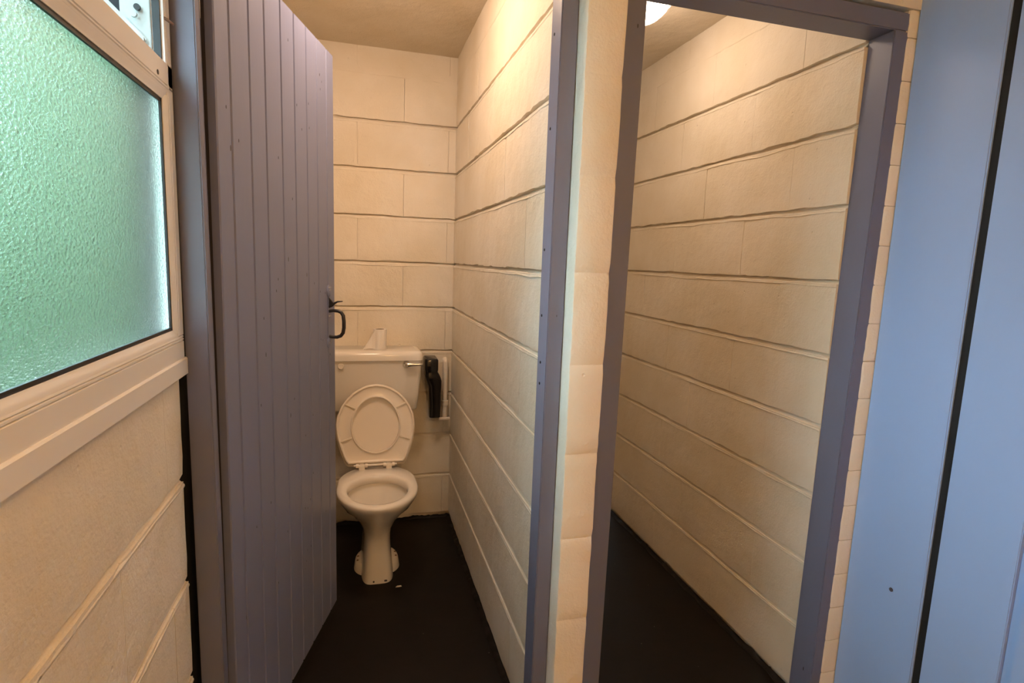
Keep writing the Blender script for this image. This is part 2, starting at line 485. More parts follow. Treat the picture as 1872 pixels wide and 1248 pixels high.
# ------------------------------------------------------------------ door frames
def jamb(name, xb, xt, y0, y1, z1, parent, z0=ZF):
    v = [(xb[0], y0, z0), (xb[1], y0, z0), (xb[1], y1, z0), (xb[0], y1, z0), (xt[0], y0, z1), (xt[1], y0, z1), (xt[1], y1, z1), (xt[0], y1, z1)]
    return hexa(name, v, FRAME_DIMMED, parent, bevel=0.0025)
f1 = empty('trim_1', (-0.4, -1.56, ZF)); tag(f1, 'blue-grey timber frame round the first cubicle doorway', 'door frame', kind='structure')
jamb('jamb', (-0.824, -0.7765), (-0.831, -0.7855), YF, -1.562, 2.03, f1)
jamb('jamb_rebate', (-0.824, -0.783), (-0.831, -0.792), -1.562, -1.527, 2.03, f1)
jamb('jamb', (-0.0255, 0.0155), (-0.0265, 0.0155), YF, -1.53, 2.03, f1)
box('header', -0.831, 0.0155, YF, -1.53, 2.03, 2.085, FRAME_DIMMED, f1, bevel=0.0025)
f2 = empty('trim_2', (0.55, -1.56, ZF)); tag(f2, 'blue-grey timber frame round the empty second doorway', 'door frame', kind='structure')
jamb('jamb', (0.1145, 0.1735), (0.1205, 0.187), YF, -1.525, 2.03, f2)
jamb('jamb', (0.9135, 0.957), (0.931, 0.982), -1.602, -1.518, 2.03, f2)
box('header', 0.1205, 0.984, YF - 0.001, -1.516, 2.03, 2.078, FRAME_DIMMED, f2, bevel=0.0025)
# screw holes left in the frames (hinges and keeps removed)
def peg(parent, c, axis, r=0.0035, mat=SHADEBLACK):
    vs, fs = lathe(c, [(r, -0.0012), (r, 0.0012), (r * .6, 0.0016)], 10, axis); mk('screw_hole', vs, fs, mat, parent)
for z in (1.40, 1.235, 1.115, 1.06, 1.905, 1.69):
    peg(f1, (-0.0262, -1.56 + 0.012 * ((z * 37) % 1), z), 'x')
for z in (1.245, 1.72, 0.53, 0.32, 0.42):
    peg(f2, (0.9165 + 0.0085 * z, -1.575 + 0.03 * ((z * 13) % 1), z), 'x')

# ------------------------------------------------------------------ open plank door of the first cubicle
DA = Vector((-0.768, -1.52, 0)); DB = Vector((-0.560, -0.800, 0))
DU = (DB - DA).normalized(); DN = Vector((DU.y, -DU.x, 0))
DP = lambda s, w, z: DA + DU * s + DN * w + Vector((0, 0, z))
d1 = empty('door_1', DP(0, -0.02, 0.045)); tag(d1, 'blue-grey plank door standing open into the first cubicle', 'door', kind='structure')
d1['label'] = 'blue-grey vertical plank door standing open into the first cubicle'
edges = [0.0, 0.062, 0.154, 0.237, 0.334, 0.4235, 0.5145, 0.601, 0.690, 0.759]
def dbox(name, s0, s1, w0, w1, z0, z1, mat, parent, bevel=0.0):
    v = [DP(s0, w0, z0), DP(s1, w0, z0), DP(s1, w1, z0), DP(s0, w1, z0), DP(s0, w0, z1), DP(s1, w0, z1), DP(s1, w1, z1), DP(s0, w1, z1)]
    return hexa(name, v, mat, parent, bevel)
ZD0, ZD1 = 0.045, 2.034
for k, (a, b) in enumerate(zip(edges[:-1], edges[1:])):
    g = 0.0024
    sa, sb = a + (g if k else 0), b - (g if k < 8 else 0)
    c = 0.0028
    prof = [(sa, -0.020), (sa, -c), (sa + c * .8, 0), (sb - c * .8, 0), (sb, -c), (sb, -0.020)]
    loops = [[DP(s, w, z) for s, w in prof] for z in (ZD0, ZD1)]
    vs, fs = loft(loops); mk('plank', vs, fs, BLUE, d1)
dbox('tongue_backing', 0.004, 0.755, -0.030, -0.012, ZD0 + .002, ZD1 - .002, GROOVE, d1)
for z0, z1 in ((0.20, 0.31), (0.98, 1.09), (1.75, 1.86)):
    dbox('ledge', 0.03, 0.73, -0.052, -0.030, z0, z1, BLUE, d1, bevel=0.002)
for z in (0.28, 1.135, 1.80):
    h = dbox('hinge', -0.030, 0.028, -0.036, -0.0305, z - 0.04, z + 0.04, BLACKMETAL, d1, bevel=0.001)
    vs, fs = tube([DP(-0.018, -0.030, z - 0.045), DP(-0.018, -0.030, z + 0.045)], 0.007, 10); mk('hinge_knuckle', vs, fs, BLACKMETAL, h, smooth=True, smooth_angle=.7)
# Suffolk style thumb latch
S0 = 0.692
lp = empty('latch', DP(S0, 0, 1.16)); lp.parent = d1; lp.location = DP(S0, 0, 1.16) - WLOC[d1.name]
BRIGHT = BLUE
dbox('latch_plate', S0 - 0.011, S0 + 0.011, 0.0, 0.003, 1.072, 1.215, BLUE, lp, bevel=0.001)
for zc in (1.243, 1.063):
    vs, fs = lathe((0, 0, 0), [(0.017, -0.003), (0.017, 0.0), (0.012, 0.0035)], 18, 'x')
    vs = [DP(S0 + y, 0.003 + x, zc + z * 1.25) for x, y, z in vs]
    mk('latch_plate_end', vs, fs, BLUE, lp, smooth=True, smooth_angle=.8)
dbox('latch_plate_neck', S0 - 0.007, S0 + 0.007, 0.0, 0.0035, 1.205, 1.232, BLUE, lp, bevel=0.001)
for ds, zc in ((-0.006, 1.248), (0.006, 1.248), (-0.006, 1.256), (0.006, 1.256), (-0.007, 1.158), (0.007, 1.158), (-0.006, 1.064), (0.006, 1.068)):
    vs, fs = lathe((0, 0, 0), [(0.0036, 0.0), (0.003, 0.0018), (0.0008, 0.0026)], 10, 'x')
    mk('screw', [DP(S0 + ds + y, 0.0045 + x, zc + z) for x, y, z in vs], fs, SCREWM, lp, smooth=True)
hp = [(0.0, 1.174), (0.018, 1.177), (0.034, 1.176), (0.045, 1.171), (0.052, 1.160), (0.054, 1.140), (0.054, 1.118), (0.051, 1.100), (0.043, 1.089), (0.030, 1.084), (0.015, 1.084), (0.0, 1.086)]
vs, fs = tube([DP(S0, w, z) for w, z in hp], [0.0055, .0055, .006, .0062, .0065, .0065, .0065, .0065, .0062, .006, .0055, .0055], 12)
mk('pull_handle', vs, fs, BLACKMETAL, lp, smooth=True, smooth_angle=1.0)
hp = [(0.0, 1.190), (0.012, 1.194), (0.022, 1.203), (0.032, 1.208), (0.050, 1.210)]
vs, fs = tube([DP(S0, w, z) for w, z in hp], [0.006, .005, .004, .003, .0018], 10)
mk('thumb_lever', vs, fs, BLACKMETAL, lp, smooth=True)
v = [DP(S0 - .004, 0.003, 1.184), DP(S0 + .004, 0.003, 1.184), DP(S0 + .004, 0.020, 1.197), DP(S0 - .004, 0.020, 1.197), DP(S0 - .004, 0.003, 1.222), DP(S0 + .004, 0.003, 1.222), DP(S0 + .004, 0.019, 1.202), DP(S0 - .004, 0.019, 1.202)]
hexa('lever_bracket', v, BLACKMETAL, lp, bevel=0.001)
# old nail heads
random.seed(3)
for k in range(46):
    s = random.uniform(0.03, 0.73); z = random.uniform(0.3, 1.95)
    if min(abs(s - e) for e in edges) < 0.009: continue
    vs, fs = lathe((0, 0, 0), [(0.0020, -0.0005), (0.0020, 0.0004), (0.001, 0.0006)], 8, 'x')
    mk('nail_head', [DP(s + y * .7, x, z + zz * 2.0) for x, y, zz in vs], fs, GROOVE, d1)

# ------------------------------------------------------------------ window
W = empty('window_1', (-0.85, -2.4, 1.127)); tag(W, 'white plastic window with obscure glass and open fanlight', 'window', kind='structure')
XG = -0.836                       # glass plane
XFI = -0.825                      # inner face of the frame
WY0, WY1 = -1.617, -2.44          # far and near end
GY0, GY1 = -1.662, -2.38
GZ0, GZ1 = 1.208, 1.645
def extrude_y(name, prof, ya, yb, mat, smooth=False, parent=W, mitre=0):
    loops = [[(x, ya, z) for x, z in prof], [(x, yb, z) for x, z in prof]]
    vs, fs = loft(loops); return mk(name, vs, fs, mat, parent, smooth=smooth, smooth_angle=.5 if smooth else None)
def extrude_z(name, prof, za, zb, mat, smooth=False, parent=W):
    loops = [[(x, y, za) for x, y in prof], [(x, y, zb) for x, y in prof]]
    vs, fs = loft(loops); return mk(name, vs, fs, mat, parent, smooth=smooth, smooth_angle=.5 if smooth else None)
# bottom rail with its double grooves and the rounded glazing bead
extrude_y('bottom_rail', [(-0.862, 1.140), (XFI, 1.140), (XFI, 1.1805), (XFI - .0025, 1.182), (XFI, 1.1835), (XFI, 1.1865), (XFI - .0025, 1.188), (XFI, 1.1895), (XFI - .001, 1.193), (-0.862, 1.193)], WY0, WY1, PVC)
extrude_y('glazing_bead', [(XG + .003, 1.192), (XFI - .0008, 1.192), (XFI - .0014, 1.197), (XFI - .003, 1.2015), (XFI - .005, 1.205), (XG + .0055, 1.2075), (XG + .003, 1.208)], GY0 + .017, GY1, PVC, True)
extrude_y('sill_extension', [(-0.862, 1.1115), (XFI + .004, 1.1115), (XFI + .004, 1.1435), (XFI + .0015, 1.1465), (XFI - .006, 1.1465), (-0.862, 1.142)], WY0 + .006, WY1, PVC)
# transom
extrude_y('transom', [(-0.862, 1.662), (XFI - .001, 1.662), (XFI, 1.6655), (XFI - .0022, 1.667), (XFI, 1.6685), (XFI, 1.671), (XFI - .0022, 1.6725), (XFI, 1.674), (XFI, 1.712), (XFI - .006, 1.716), (-0.862, 1.716)], WY0, WY1, PVC)
extrude_y('glazing_bead', [(XG + .003, 1.664), (XFI - .0008, 1.664), (XFI - .002, 1.657), (XFI - .005, 1.650), (XG + .0055, 1.6455), (XG + .003, 1.6452)], GY0 + .017, GY1, PVC, True)
# stiles and head
extrude_z('stile', [(-0.862, WY0), (XFI, WY0), (XFI, WY0 - .022), (XFI - .0015, WY0 - .0235), (XFI, WY0 - .025), (XFI - .001, WY0 - .032), (-0.862, WY0 - .032)], 1.1945, 2.17, PVC)
extrude_z('glazing_bead', [(XG + .003, WY0 - .030), (XFI - .001, WY0 - .030), (XFI - .002, WY0 - .036), (XFI - .005, WY0 - .041), (XG + .0055, GY0 + .0005), (XG + .003, GY0 + .0002)], 1.200, 1.655, PVC, True)
extrude_z('stile', [(-0.862, WY1), (XFI, WY1), (XFI, GY1), (-0.862, GY1)], 1.1945, 2.17, PVC)
extrude_y('head', [(-0.862, 2.11), (XFI, 2.11), (XFI, 2.17), (-0.862, 2.17)], WY0 - .030, GY1, PVC)
# panes and gaskets
pane = box('pane', XG - 0.006, XG, GY1 - .01, GY0 + .01, GZ0 - .01, GZ1 + .01, GLASS, W)
gk = 0.006
box('gasket', XG, XG + .004, GY1, GY0, GZ0 - .001, GZ0 + gk, GASKET, W)
box('gasket', XG, XG + .004, GY1, GY0, GZ1 - gk, GZ1 + .002, GASKET, W)
box('gasket', XG, XG + .004, GY0 - gk, GY0 + .001, GZ0, GZ1, GASKET, W)
# fanlight sash hinged at the head and pushed open
fan = empty('fanlight_sash', (-0.885, -2.4, 2.105)); fan.parent = W; fan.location = Vector((-0.885, -2.4, 2.105)) - WLOC[W.name]
an = math.radians(26)
def FP(t, y, w):      # t down from the hinge, w towards the room
    return Vector((-0.885 - math.sin(an) * t + math.cos(an) * w, y, 2.105 - math.cos(an) * t - math.sin(an) * w))
def fbox(name, t0, t1, y0, y1, w0, w1, mat, bevel=0):
    v = [FP(t0, y0, w0), FP(t1, y0, w0), FP(t1, y1, w0), FP(t0, y1, w0), FP(t0, y0, w1), FP(t1, y0, w1), FP(t1, y1, w1), FP(t0, y1, w1)]
    return hexa(name, v, mat, fan, bevel)
fy0, fy1 = -1.680, -2.37
fbox('sash_rail', 0.0, 0.045, fy1, fy0, -.03, .018, PVC, .003)
fbox('sash_rail', 0.345, 0.39, fy1, fy0, -.03, .018, PVC, .003)
fbox('sash_stile', 0.045, 0.345, fy0 - .045, fy0, -.03, .018, PVC, .003)
fbox('sash_stile', 0.045, 0.345, fy1, fy1 + .045, -.03, .018, PVC, .003)
fbox('pane', 0.04, 0.35, fy1 + .04, fy0 - .04, -.012, -.006, GLASS)
fbox('gasket', 0.043, 0.347, fy0 - .050, fy0 - .045, -.006, .008, GASKET)
# friction stay: track on the stile, arm to the sash
box('stay_track', -0.895, -0.846, WY0 - .0375, WY0 - .032, 1.716, 1.98, ZINC, W, .001)
box('gasket', -0.843, -0.831, WY0 - .0375, WY0 - .031, 1.716, 2.11, GASKET, W)
st = [Vector((-0.868, WY0 - .050, 1.745)), Vector((-0.885, WY0 - .053, 1.80)), FP(0.22, WY0 - .058, 0.0)]
def bar(name, a, b, wd, th, mat, parent):
    d = (b - a).normalized(); s = d.cross(Vector((0, 1, 0))).normalized()
    vv = []
    for p in (a, b):
        vv += [p - s * wd + Vector((0, -th, 0)), p + s * wd + Vector((0, -th, 0)), p + s * wd + Vector((0, th, 0)), p - s * wd + Vector((0, th, 0))]
    return hexa(name, vv, mat, parent, 0.001)
arm = bar('stay_arm', Vector((-0.856, WY0 - .049, 1.738)), FP(0.26, WY0 - .050, 0.02), 0.010, 0.0018, ZINC, W)
for p in (Vector((-0.858, WY0 - .0525, 1.744)), Vector((-0.868, WY0 - .0525, 1.785)), Vector((-0.864, WY0 - .045, 1.80))):
    vs, fs = lathe(p, [(0.0055, -0.003), (0.0055, 0.003)], 14, 'y'); mk('rivet', vs, fs, GASKET if p.z > 1.79 else ZINC, arm)
vs, fs = tube([(-0.842, WY0 - .034, 1.800), (-0.822, WY0 - .026, 1.792), (-0.812, WY0 - .022, 1.785)], [0.0022, .003, .0025], 8); mk('rusty_nail', vs, fs, RUST, W, smooth=True)
vs, fs = lathe((XFI, -1.700, 1.682), [(0.0045, -.002), (0.0045, 0.0008), (0.002, 0.0012)], 12, 'x'); mk('drain_plug', vs, fs, GASKET, W)

# ------------------------------------------------------------------ outside the window: lawn, a tall hedge and added hedges that shape the sky light
vs, fs = [], []
nx, ny = 30, 40
for j in range(ny + 1):
    for i in range(nx + 1):
        x = -0.95 - 14.0 * (i / nx); y = -14 + 28 * j / ny
        vs.append((x, y, -0.15 + 0.06 * nz3(x * .7, y * .7, 0)))
for j in range(ny):
    for i in range(nx):
        a = j * (nx + 1) + i; fs.append((a, a + 1, a + nx + 2, a + nx + 1))
bk = mk('ground', vs, fs, GRASS, smooth=True); tag(bk, 'green lawn outside the window', 'ground', kind='structure')
def hedge(label, P0, P1, half, top):
    P0, P1 = Vector(P0), Vector(P1); d = (P1 - P0).normalized(); side = Vector((-d.y, d.x, 0))
    loops = []; n = 40; m = 60
    for k in range(m + 1):
        p = P0.lerp(P1, k / m); loop = []
        for q in range(n):
            a = 2 * PI * q / n; c, s_ = math.cos(a), math.sin(a)
            r = 1 + 0.08 * nz3(p.x * 1.3 + p.y * 1.3, c * 2, s_ * 2) + 0.05 * nz3(p.x * 4 + p.y * 4, c * 6, s_ * 6)
            v = p + side * (half * math.copysign(abs(c) ** .6, c) * r); hz = (top + .25) / 2
            loop.append((v.x, v.y, -0.2 + hz + hz * math.copysign(abs(s_) ** .6, s_) * r))
        loops.append(loop)
    vs, fs = loft(loops)
    o = mk('hedge', vs, fs, GRASS, smooth=True); tag(o, label, 'hedge')
hedge('tall green hedge blurred behind the obscure window glass', (-0.98, 2.2, 0), (-4.0, 2.6, 0), 0.9, 4.0)
hedge('added green hedge across the lawn, out of view, cutting the lowest sky light', (-6.2, 6.0, 0), (-6.2, -3.2, 0), 0.8, 1.9)  # added outside the view to hold back low sky light
hedge('added green hedge outside, out of view, blocking sky light from the near side', (-2.3, -3.7, 0), (-6.6, -5.4, 0), 0.7, 3.8)  # added outside the view to keep sky light off the partition end

# ------------------------------------------------------------------ blue panel and door on the right of the corridor
p3 = box('trim_3', XP, XP + 0.055, -1.8435, -1.608, ZF, ZC - 0.002, BLUE_DAYLIT, bevel=0.003); tag(p3, 'wide blue painted door post beside the second cubicle', 'door post', kind='structure')
vs, fs = lathe((XP, -1.755, 0.475), [(0.006, -.001), (0.006, 0.0004), (0.002, 0.0006)], 7, 'x')
mk('paint_chip', [(x * 1 - 0.0006, y, z * 1) for x, y, z in vs], fs, GROOVE, p3)
box('gap_shade_strip', XP + 0.007, XP + 0.05, -1.8663, -1.8437, ZF + .01, 2.10, SHADEBLACK, p3)  # added near-black strip that paints the shade between post and door
d2 = empty('door_2', (XP + .02, -2.3, ZF + .01)); tag(d2, 'blue painted door at the right edge of the view', 'door', kind='structure')
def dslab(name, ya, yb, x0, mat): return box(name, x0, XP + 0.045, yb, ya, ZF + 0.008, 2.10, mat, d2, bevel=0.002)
dslab('panel_board', -1.8665, -2.0430, XP, BLUE_DAYLIT)
dslab('recessed_strip', -2.0430, -2.0660, XP + 0.010, BLUE_DAYLIT)
dslab('panel_board', -2.0660, -2.60, XP, BLUE_DAYLIT)
wl = box('wall_corridor', XP + 0.06, XP + 0.10, YB, -1.545, ZF, ZC, SHADEBLACK); tag(wl, 'corridor wall coloured near-black as shade behind the gap beside the blue door', 'wall', kind='structure')  # dark colour stands in for the rebate's shadow
wl = box('wall_corridor_near', XP, XP + 0.06, YB, -2.61, ZF, ZC, CREAM); tag(wl, 'cream wall beyond the blue door', 'wall', kind='structure')
wl = box('wall_over_door', XP, XP + 0.06, -2.61, -1.845, 2.105, ZC, CREAM); tag(wl, 'cream wall over the blue door', 'wall', kind='structure')

# ------------------------------------------------------------------ lamps
def lamp(label, x, y, mat, r=0.135):
    e = empty('ceiling_lamp', (x, y, ZC)); tag(e, label, 'lamp', group='round ceiling lamps')
    vs, fs = lathe((x, y, ZC), [(r + .012, 0.0), (r + .014, -0.012), (r + .006, -0.024), (r - .004, -0.024), (r - .004, -.001)], 40); mk('base_ring', vs, fs, PVC, e, smooth=True, smooth_angle=.6)
    prof = [(r - .006, -0.022)] + [(r * math.cos(a) - .004, -0.022 - 0.072 * math.sin(a)) for a in [k * PI / 2 / 9 for k in range(1, 9)][1::2]] + [(0.006, -0.094)]
    vs, fs = lathe((x, y, ZC), prof, 28); mk('globe', vs, fs, mat, e, smooth=True)
    return e
lamp('lit round globe lamp on the second cubicle ceiling, cut by the door post', 0.505, -0.87, GLOBE_2)
lamp('lit round lamp on the first cubicle ceiling above the toilet', -0.44, -1.05, GLOBE_1)
lamp('lit round lamp on the corridor ceiling behind the doorways', 0.05, -3.70, GLOBE_C)

# ------------------------------------------------------------------ cistern
CX = -0.395
def rrect(x0, x1, y0, y1, z, r, n=5):
    pts = []
    for cx, cy, a0 in ((x1 - r, y1 - r, 0), (x0 + r, y1 - r, PI / 2), (x0 + r, y0 + r, PI), (x1 - r, y0 + r, 1.5 * PI)):
        for k in range(n + 1):
            a = a0 + PI / 2 * k / n; pts.append((cx + r * math.cos(a), cy + r * math.sin(a), z))
    return pts
ci = empty('cistern', (CX, -0.012, 0.62)); tag(ci, 'white ceramic cistern with chrome lever on the back wall', 'cistern')
hw = 0.222
ZL0, ZL1 = 0.876, 0.921
loops = []
for z, dx, yf in ((0.618, .030, -.150), (0.622, .022, -.160), (0.632, .019, -.166), (0.70, .012, -.176), (0.80, .005, -.188), (ZL0 + .004, 0.002, -.195)):
    loops.append(rrect(CX - hw + dx, CX + hw - dx, yf, -0.006, z, 0.022))
vs, fs = loft(loops); mk('tank', vs, fs, CERAMIC, ci, smooth=True, smooth_angle=.9)
loops = []
for z, d in ((ZL0, 0.004), (ZL0 + .002, 0.0), (ZL0 + .024, 0.0), (ZL0 + .034, 0.003), (ZL0 + .040, 0.008), (ZL0 + .044, 0.016), (ZL1, 0.030)):
    loops.append(rrect(CX - hw - .004 + d, CX + hw + .004 - d, -.203 + d, -0.004, z, 0.024))
vs, fs = loft(loops); mk('tank_lid', vs, fs, CERAMIC, ci, smooth=True, smooth_angle=.9)
vs, fs = lathe((-0.553, -0.1975, 0.853), [(0.0135, 0.010), (0.0135, -0.003), (0.0125, -0.0045), (0.010, -0.0045), (0.0095, -0.003), (0.001, -0.003)], 24, 'y'); mk('blanking_cap', vs, fs, SEATP, ci, smooth=True, smooth_angle=.6)
lv = empty('flush_lever', (-0.252, -0.20, 0.858)); lv.parent = ci; lv.location = WLOC[lv.name] - WLOC[ci.name]
vs, fs = lathe((-0.250, -0.192, 0.858), [(0.019, 0.002), (0.019, -0.004), (0.015, -0.009), (0.010, -0.015), (0.008, -0.019)], 24, 'y'); mk('lever_boss', vs, fs, CHROME, lv, smooth=True, smooth_angle=.8)
vs, fs = tube([(-0.256, -0.211, 0.8575), (-0.243, -0.212, 0.860), (-0.220, -0.214, 0.8605), (-0.195, -0.216, 0.860), (-0.178, -0.217, 0.8605), (-0.172, -0.217, 0.861)], [0.011, .0115, .0085, .0062, .0070, .004], 12); mk('lever_arm', vs, fs, CHROME, lv, smooth=True)
vs, fs = tube([(CX, -0.10, 0.63), (CX, -0.10, 0.45), (CX, -0.11, 0.39), (CX, -0.14, 0.35), (CX, -0.20, 0.335)], 0.020, 14); mk('flush_pipe', vs, fs, SEATP, ci, smooth=True)

# ------------------------------------------------------------------ toilet
to = empty('toilet', (CX, -0.50, ZF)); tag(to, 'white ceramic toilet pan with seat and lid raised', 'toilet')
def egg(a, yf, yb, z, nf=2.0, nb=3.0, n=48, ymid=None, x0=CX, bw=1.0):
    ym = ymid if ymid is not None else yb + (yf - yb) * 0.45
    pts = []
    for k in range(n):
        t = 2 * PI * k / n; c, s = math.cos(t), math.sin(t)
        if s <= 0:   # front
            x = a * math.copysign(abs(c) ** (2 / nf), c); y = ym + (yf - ym) * abs(s) ** (2 / nf)
        else:
            x = a * math.copysign(abs(c) ** (2 / nb), c) * (1 - (1 - bw) * abs(s) ** 1.5); y = ym + (yb - ym) * abs(s) ** (2 / nb)
        pts.append((x0 + x, y, z))
    return pts
ext = [  # z, half width, front y, back y, nf, nb, back width
    (ZF, .070, -.598, -.235, 4.5, 4.5, 1), (ZF + .02, .069, -.596, -.235, 4.5, 4.5, 1), (0.05, .064, -.585, -.235, 4.2, 4.5, 1), (0.10, .059, -.572, -.235, 3.8, 4.5, 1), (0.14, .0585, -.568, -.235, 3.4, 4.2, 1),
    (0.17, .063, -.576, -.240, 2.8, 3.8, 1), (0.20, .073, -.594, -.245, 2.4, 3.4, 1), (0.24, .094, -.628, -.250, 2.15, 3.2, 1), (0.28, .119, -.668, -.255, 2.05, 3.0, .95), (0.32, .144, -.708, -.262, 2.0, 3.0, .85),
    (0.350, .161, -.738, -.275, 2.0, 3.0, .66), (0.365, .168, -.751, -.282, 2.0, 4.0, .58), (0.378, .1715, -.757, -.286, 2.0, 4.5, .55), (0.386, .170, -.755, -.288, 2.0, 4.5, .55), (0.390, .164, -.747, -.293, 2.0, 4.5, .55)]
inn = [(0.391, .150, -.733, -.385), (0.388, .132, -.716, -.405), (0.380, .126, -.708, -.412), (0.358, .124, -.704, -.414), (0.350, .134, -.714, -.404), (0.335, .131, -.708, -.408), (0.300, .114, -.680, -.420), (0.265, .090, -.640, -.432), (0.240, .070, -.610, -.440), (0.215, .052, -.585, -.445)]
loops = [egg(a, yf, yb, z, nf, nb, bw=bw, ymid=-.53 if z > .3 else None) for z, a, yf, yb, nf, nb, bw in ext]
loops += [egg(a, yf, yb, z, 2.0, 2.0, ymid=-.55) for z, a, yf, yb in inn]
vs, fs = loft(loops); pan = mk('pan', vs, fs, CERAMIC, to, smooth=True, smooth_angle=1.1)
w = egg(.071, -.611, -.439, 0.2415, 2, 2, ymid=-.55)
mk('water', w, [tuple(range(len(w)))], WATER, to)
# floor flange with its fixing lugs
loops = []
for z, g in ((ZF, 0.0), (ZF + .012, .002), (ZF + .034, .006), (ZF + .042, .012), (ZF + .044, .02)):
    loops.append(egg(.101 - g, -.535 + g, -.330 - g, z, 2.3, 2.3, ymid=-.44))
vs, fs = loft(loops); fl = mk('base_flange', vs, fs, CERAMIC, to, smooth=True, smooth_angle=.9)
for dx, y in ((-.084, -.46), (-.082, -.425), (.084, -.45), (.082, -.415)):
    vs, fs = lathe((CX + dx, y, ZF + .040), [(0.005, 0), (0.005, .004), (.002, .006)], 10); mk('fixing_screw', vs, fs, RUST, fl)
for dx in (-.018, .030, .035):
    vs, fs = lathe((CX + dx, -.5985, ZF + .012), [(0.004, .002), (0.004, -.0006), (.002, -.001)], 8, 'y'); mk('chip_mark', vs, fs, GROOVE, fl)
# raised seat and lid, leaning back on the cistern
HY, HZ = -0.305, 0.411
lean = math.atan2(0.062, 0.36)
def SP(s, t, w):   # s sideways, t up the seat, w towards the viewer
    return Vector((CX + s, HY + math.sin(lean) * t - math.cos(lean) * w, HZ + math.cos(lean) * t + math.sin(lean) * w))
hwtab = [(0.0, .128), (.006, .134), (.035, .146), (.075, .160), (.115, .172), (.155, .1785), (.190, .1795), (.225, .174), (.265, .158), (.300, .134), (.330, .104), (.352, .070), (.364, .040), (.369, 0.0)]
def outline(n=72, grow=0.0, cy=0.18):
    # polygon by marching angles about (0, cy) and intersecting the half-width table
    right = [(h, t) for t, h in hwtab]
    poly = [(-h, t) for h, t in right] ; poly = [(h, t) for h, t in right] + [(-h, t) for h, t in reversed(right[:-1])]
    out = []
    for k in range(n):
        a = 2 * PI * k / n - PI / 2
        d = Vector((math.cos(a), math.sin(a))); best = 0
        for i in range(len(poly)):
            p = Vector(poly[i]) - Vector((0, cy)); q = Vector(poly[(i + 1) % len(poly)]) - Vector((0, cy)); e = q - p
            den = d.x * e.y - d.y * e.x
            if abs(den) < 1e-9: continue
            r = (p.x * e.y - p.y * e.x) / den; u = (p.x * d.y - p.y * d.x) / den
            if r > 0 and -1e-6 <= u <= 1 + 1e-6: best = max(best, r)
        out.append((d.x * (best + grow), cy + d.y * (best + grow)))
    return out
NO = 72
out0 = outline(NO)
def inner(a, tt, tb, n=NO):
    c = 0.18; pts = []
    for k in range(n):
        an_ = 2 * PI * k / n - PI / 2
        s = math.sin(an_); pts.append((a * math.cos(an_) * (1 - 0.06 * s), c + (tt - c if s > 0 else c - tb) * s))
    return pts
def lerp_l(A, B, f): return [(a[0] + (b[0] - a[0]) * f, a[1] + (b[1] - a[1]) * f) for a, b in zip(A, B)]
def grow_in(P, d, cy=0.18):
    r = []
    for x, y in P:
        v = Vector((x, y - cy)); l = v.length; r.append((x * (l - d) / l, cy + (y - cy) * (l - d) / l))
    return r
in0 = inner(0.107, 0.307, 0.050)
seq = [(out0, -.010), (out0, .003), (grow_in(out0, .003), .006), (grow_in(out0, .008), .006), (grow_in(out0, .012), .0005), (grow_in(out0, .016), -.001),
       (grow_in(in0, -.012), -.001), (grow_in(in0, -.007), .001), (grow_in(in0, -.005), .0055), (grow_in(in0, -.001), .0055), (in0, .002), (in0, -.010)]
loops = [[SP(x, t, wv) for x, t in l] for l, wv in seq]
n = NO; vs, fs = loft(loops + [loops[0]], False, False)
seat = mk('seat', vs, fs, SEATP, to, smooth=True, smooth_angle=.9)
for a in (math.radians(33), math.radians(147), math.radians(-27), math.radians(-153)):
    d = Vector((math.cos(a), math.sin(a))); k = int(round((a + PI / 2) / (2 * PI) * NO)) % NO
    po, pi_ = Vector(out0[k]), Vector(in0[k]); dd = (po - pi_).normalized(); nn = Vector((-dd.y, dd.x)) * .0045
    p0, p1 = pi_ + dd * .010, po - dd * .010
    v = [SP(*(p0 - nn), -.001), SP(*(p1 - nn), -.001), SP(*(p1 + nn), -.001), SP(*(p0 + nn), -.001), SP(*(p0 - nn * .7), .0065), SP(*(p1 - nn * .7), .0065), SP(*(p1 + nn * .7), .0065), SP(*(p0 + nn * .7), .0065)]
    hexa('buffer_rib', v, SEATP, seat, .0015)
lo = outline(NO, .003)
sh = [(x, t - .012) for x, t in lo]
seq = [(grow_in(sh, .010), -.028), (sh, -.024), (sh, -.015), (grow_in(sh, .004), -.0125), (grow_in(sh, .02), -.0135)]
loops = [[SP(x, t, wv) for x, t in l] for l, wv in seq]
vs, fs = loft(loops); mk('lid', vs, fs, SEATP, to, smooth=True, smooth_angle=.8)
for dx in (-.065, .058):
    hg = empty('seat_hinge', (CX + dx, HY, .39)); hg.parent = to; hg.location = WLOC[hg.name] - WLOC[to.name]
    box('hinge_post', CX + dx - .013, CX + dx + .013, HY - .030, HY + .004, .386, .412, SEATP, hg, .004)
    for off in (-.020, .020):
        vs, fs = lathe((CX + dx + off, HY - .020, .408), [(0.007, -.007), (0.0095, -.006), (0.0095, .006), (0.007, .007)], 16, 'x'); mk('hinge_barrel', vs, fs, SEATP, hg, smooth=True, smooth_angle=.8)
vs, fs = tube([(CX - .100, HY - .018, .408), (CX + .094, HY - .018, .408)], 0.005, 10); mk('hinge_rod', vs, fs, SEATP, to, smooth=True, smooth_angle=.8)

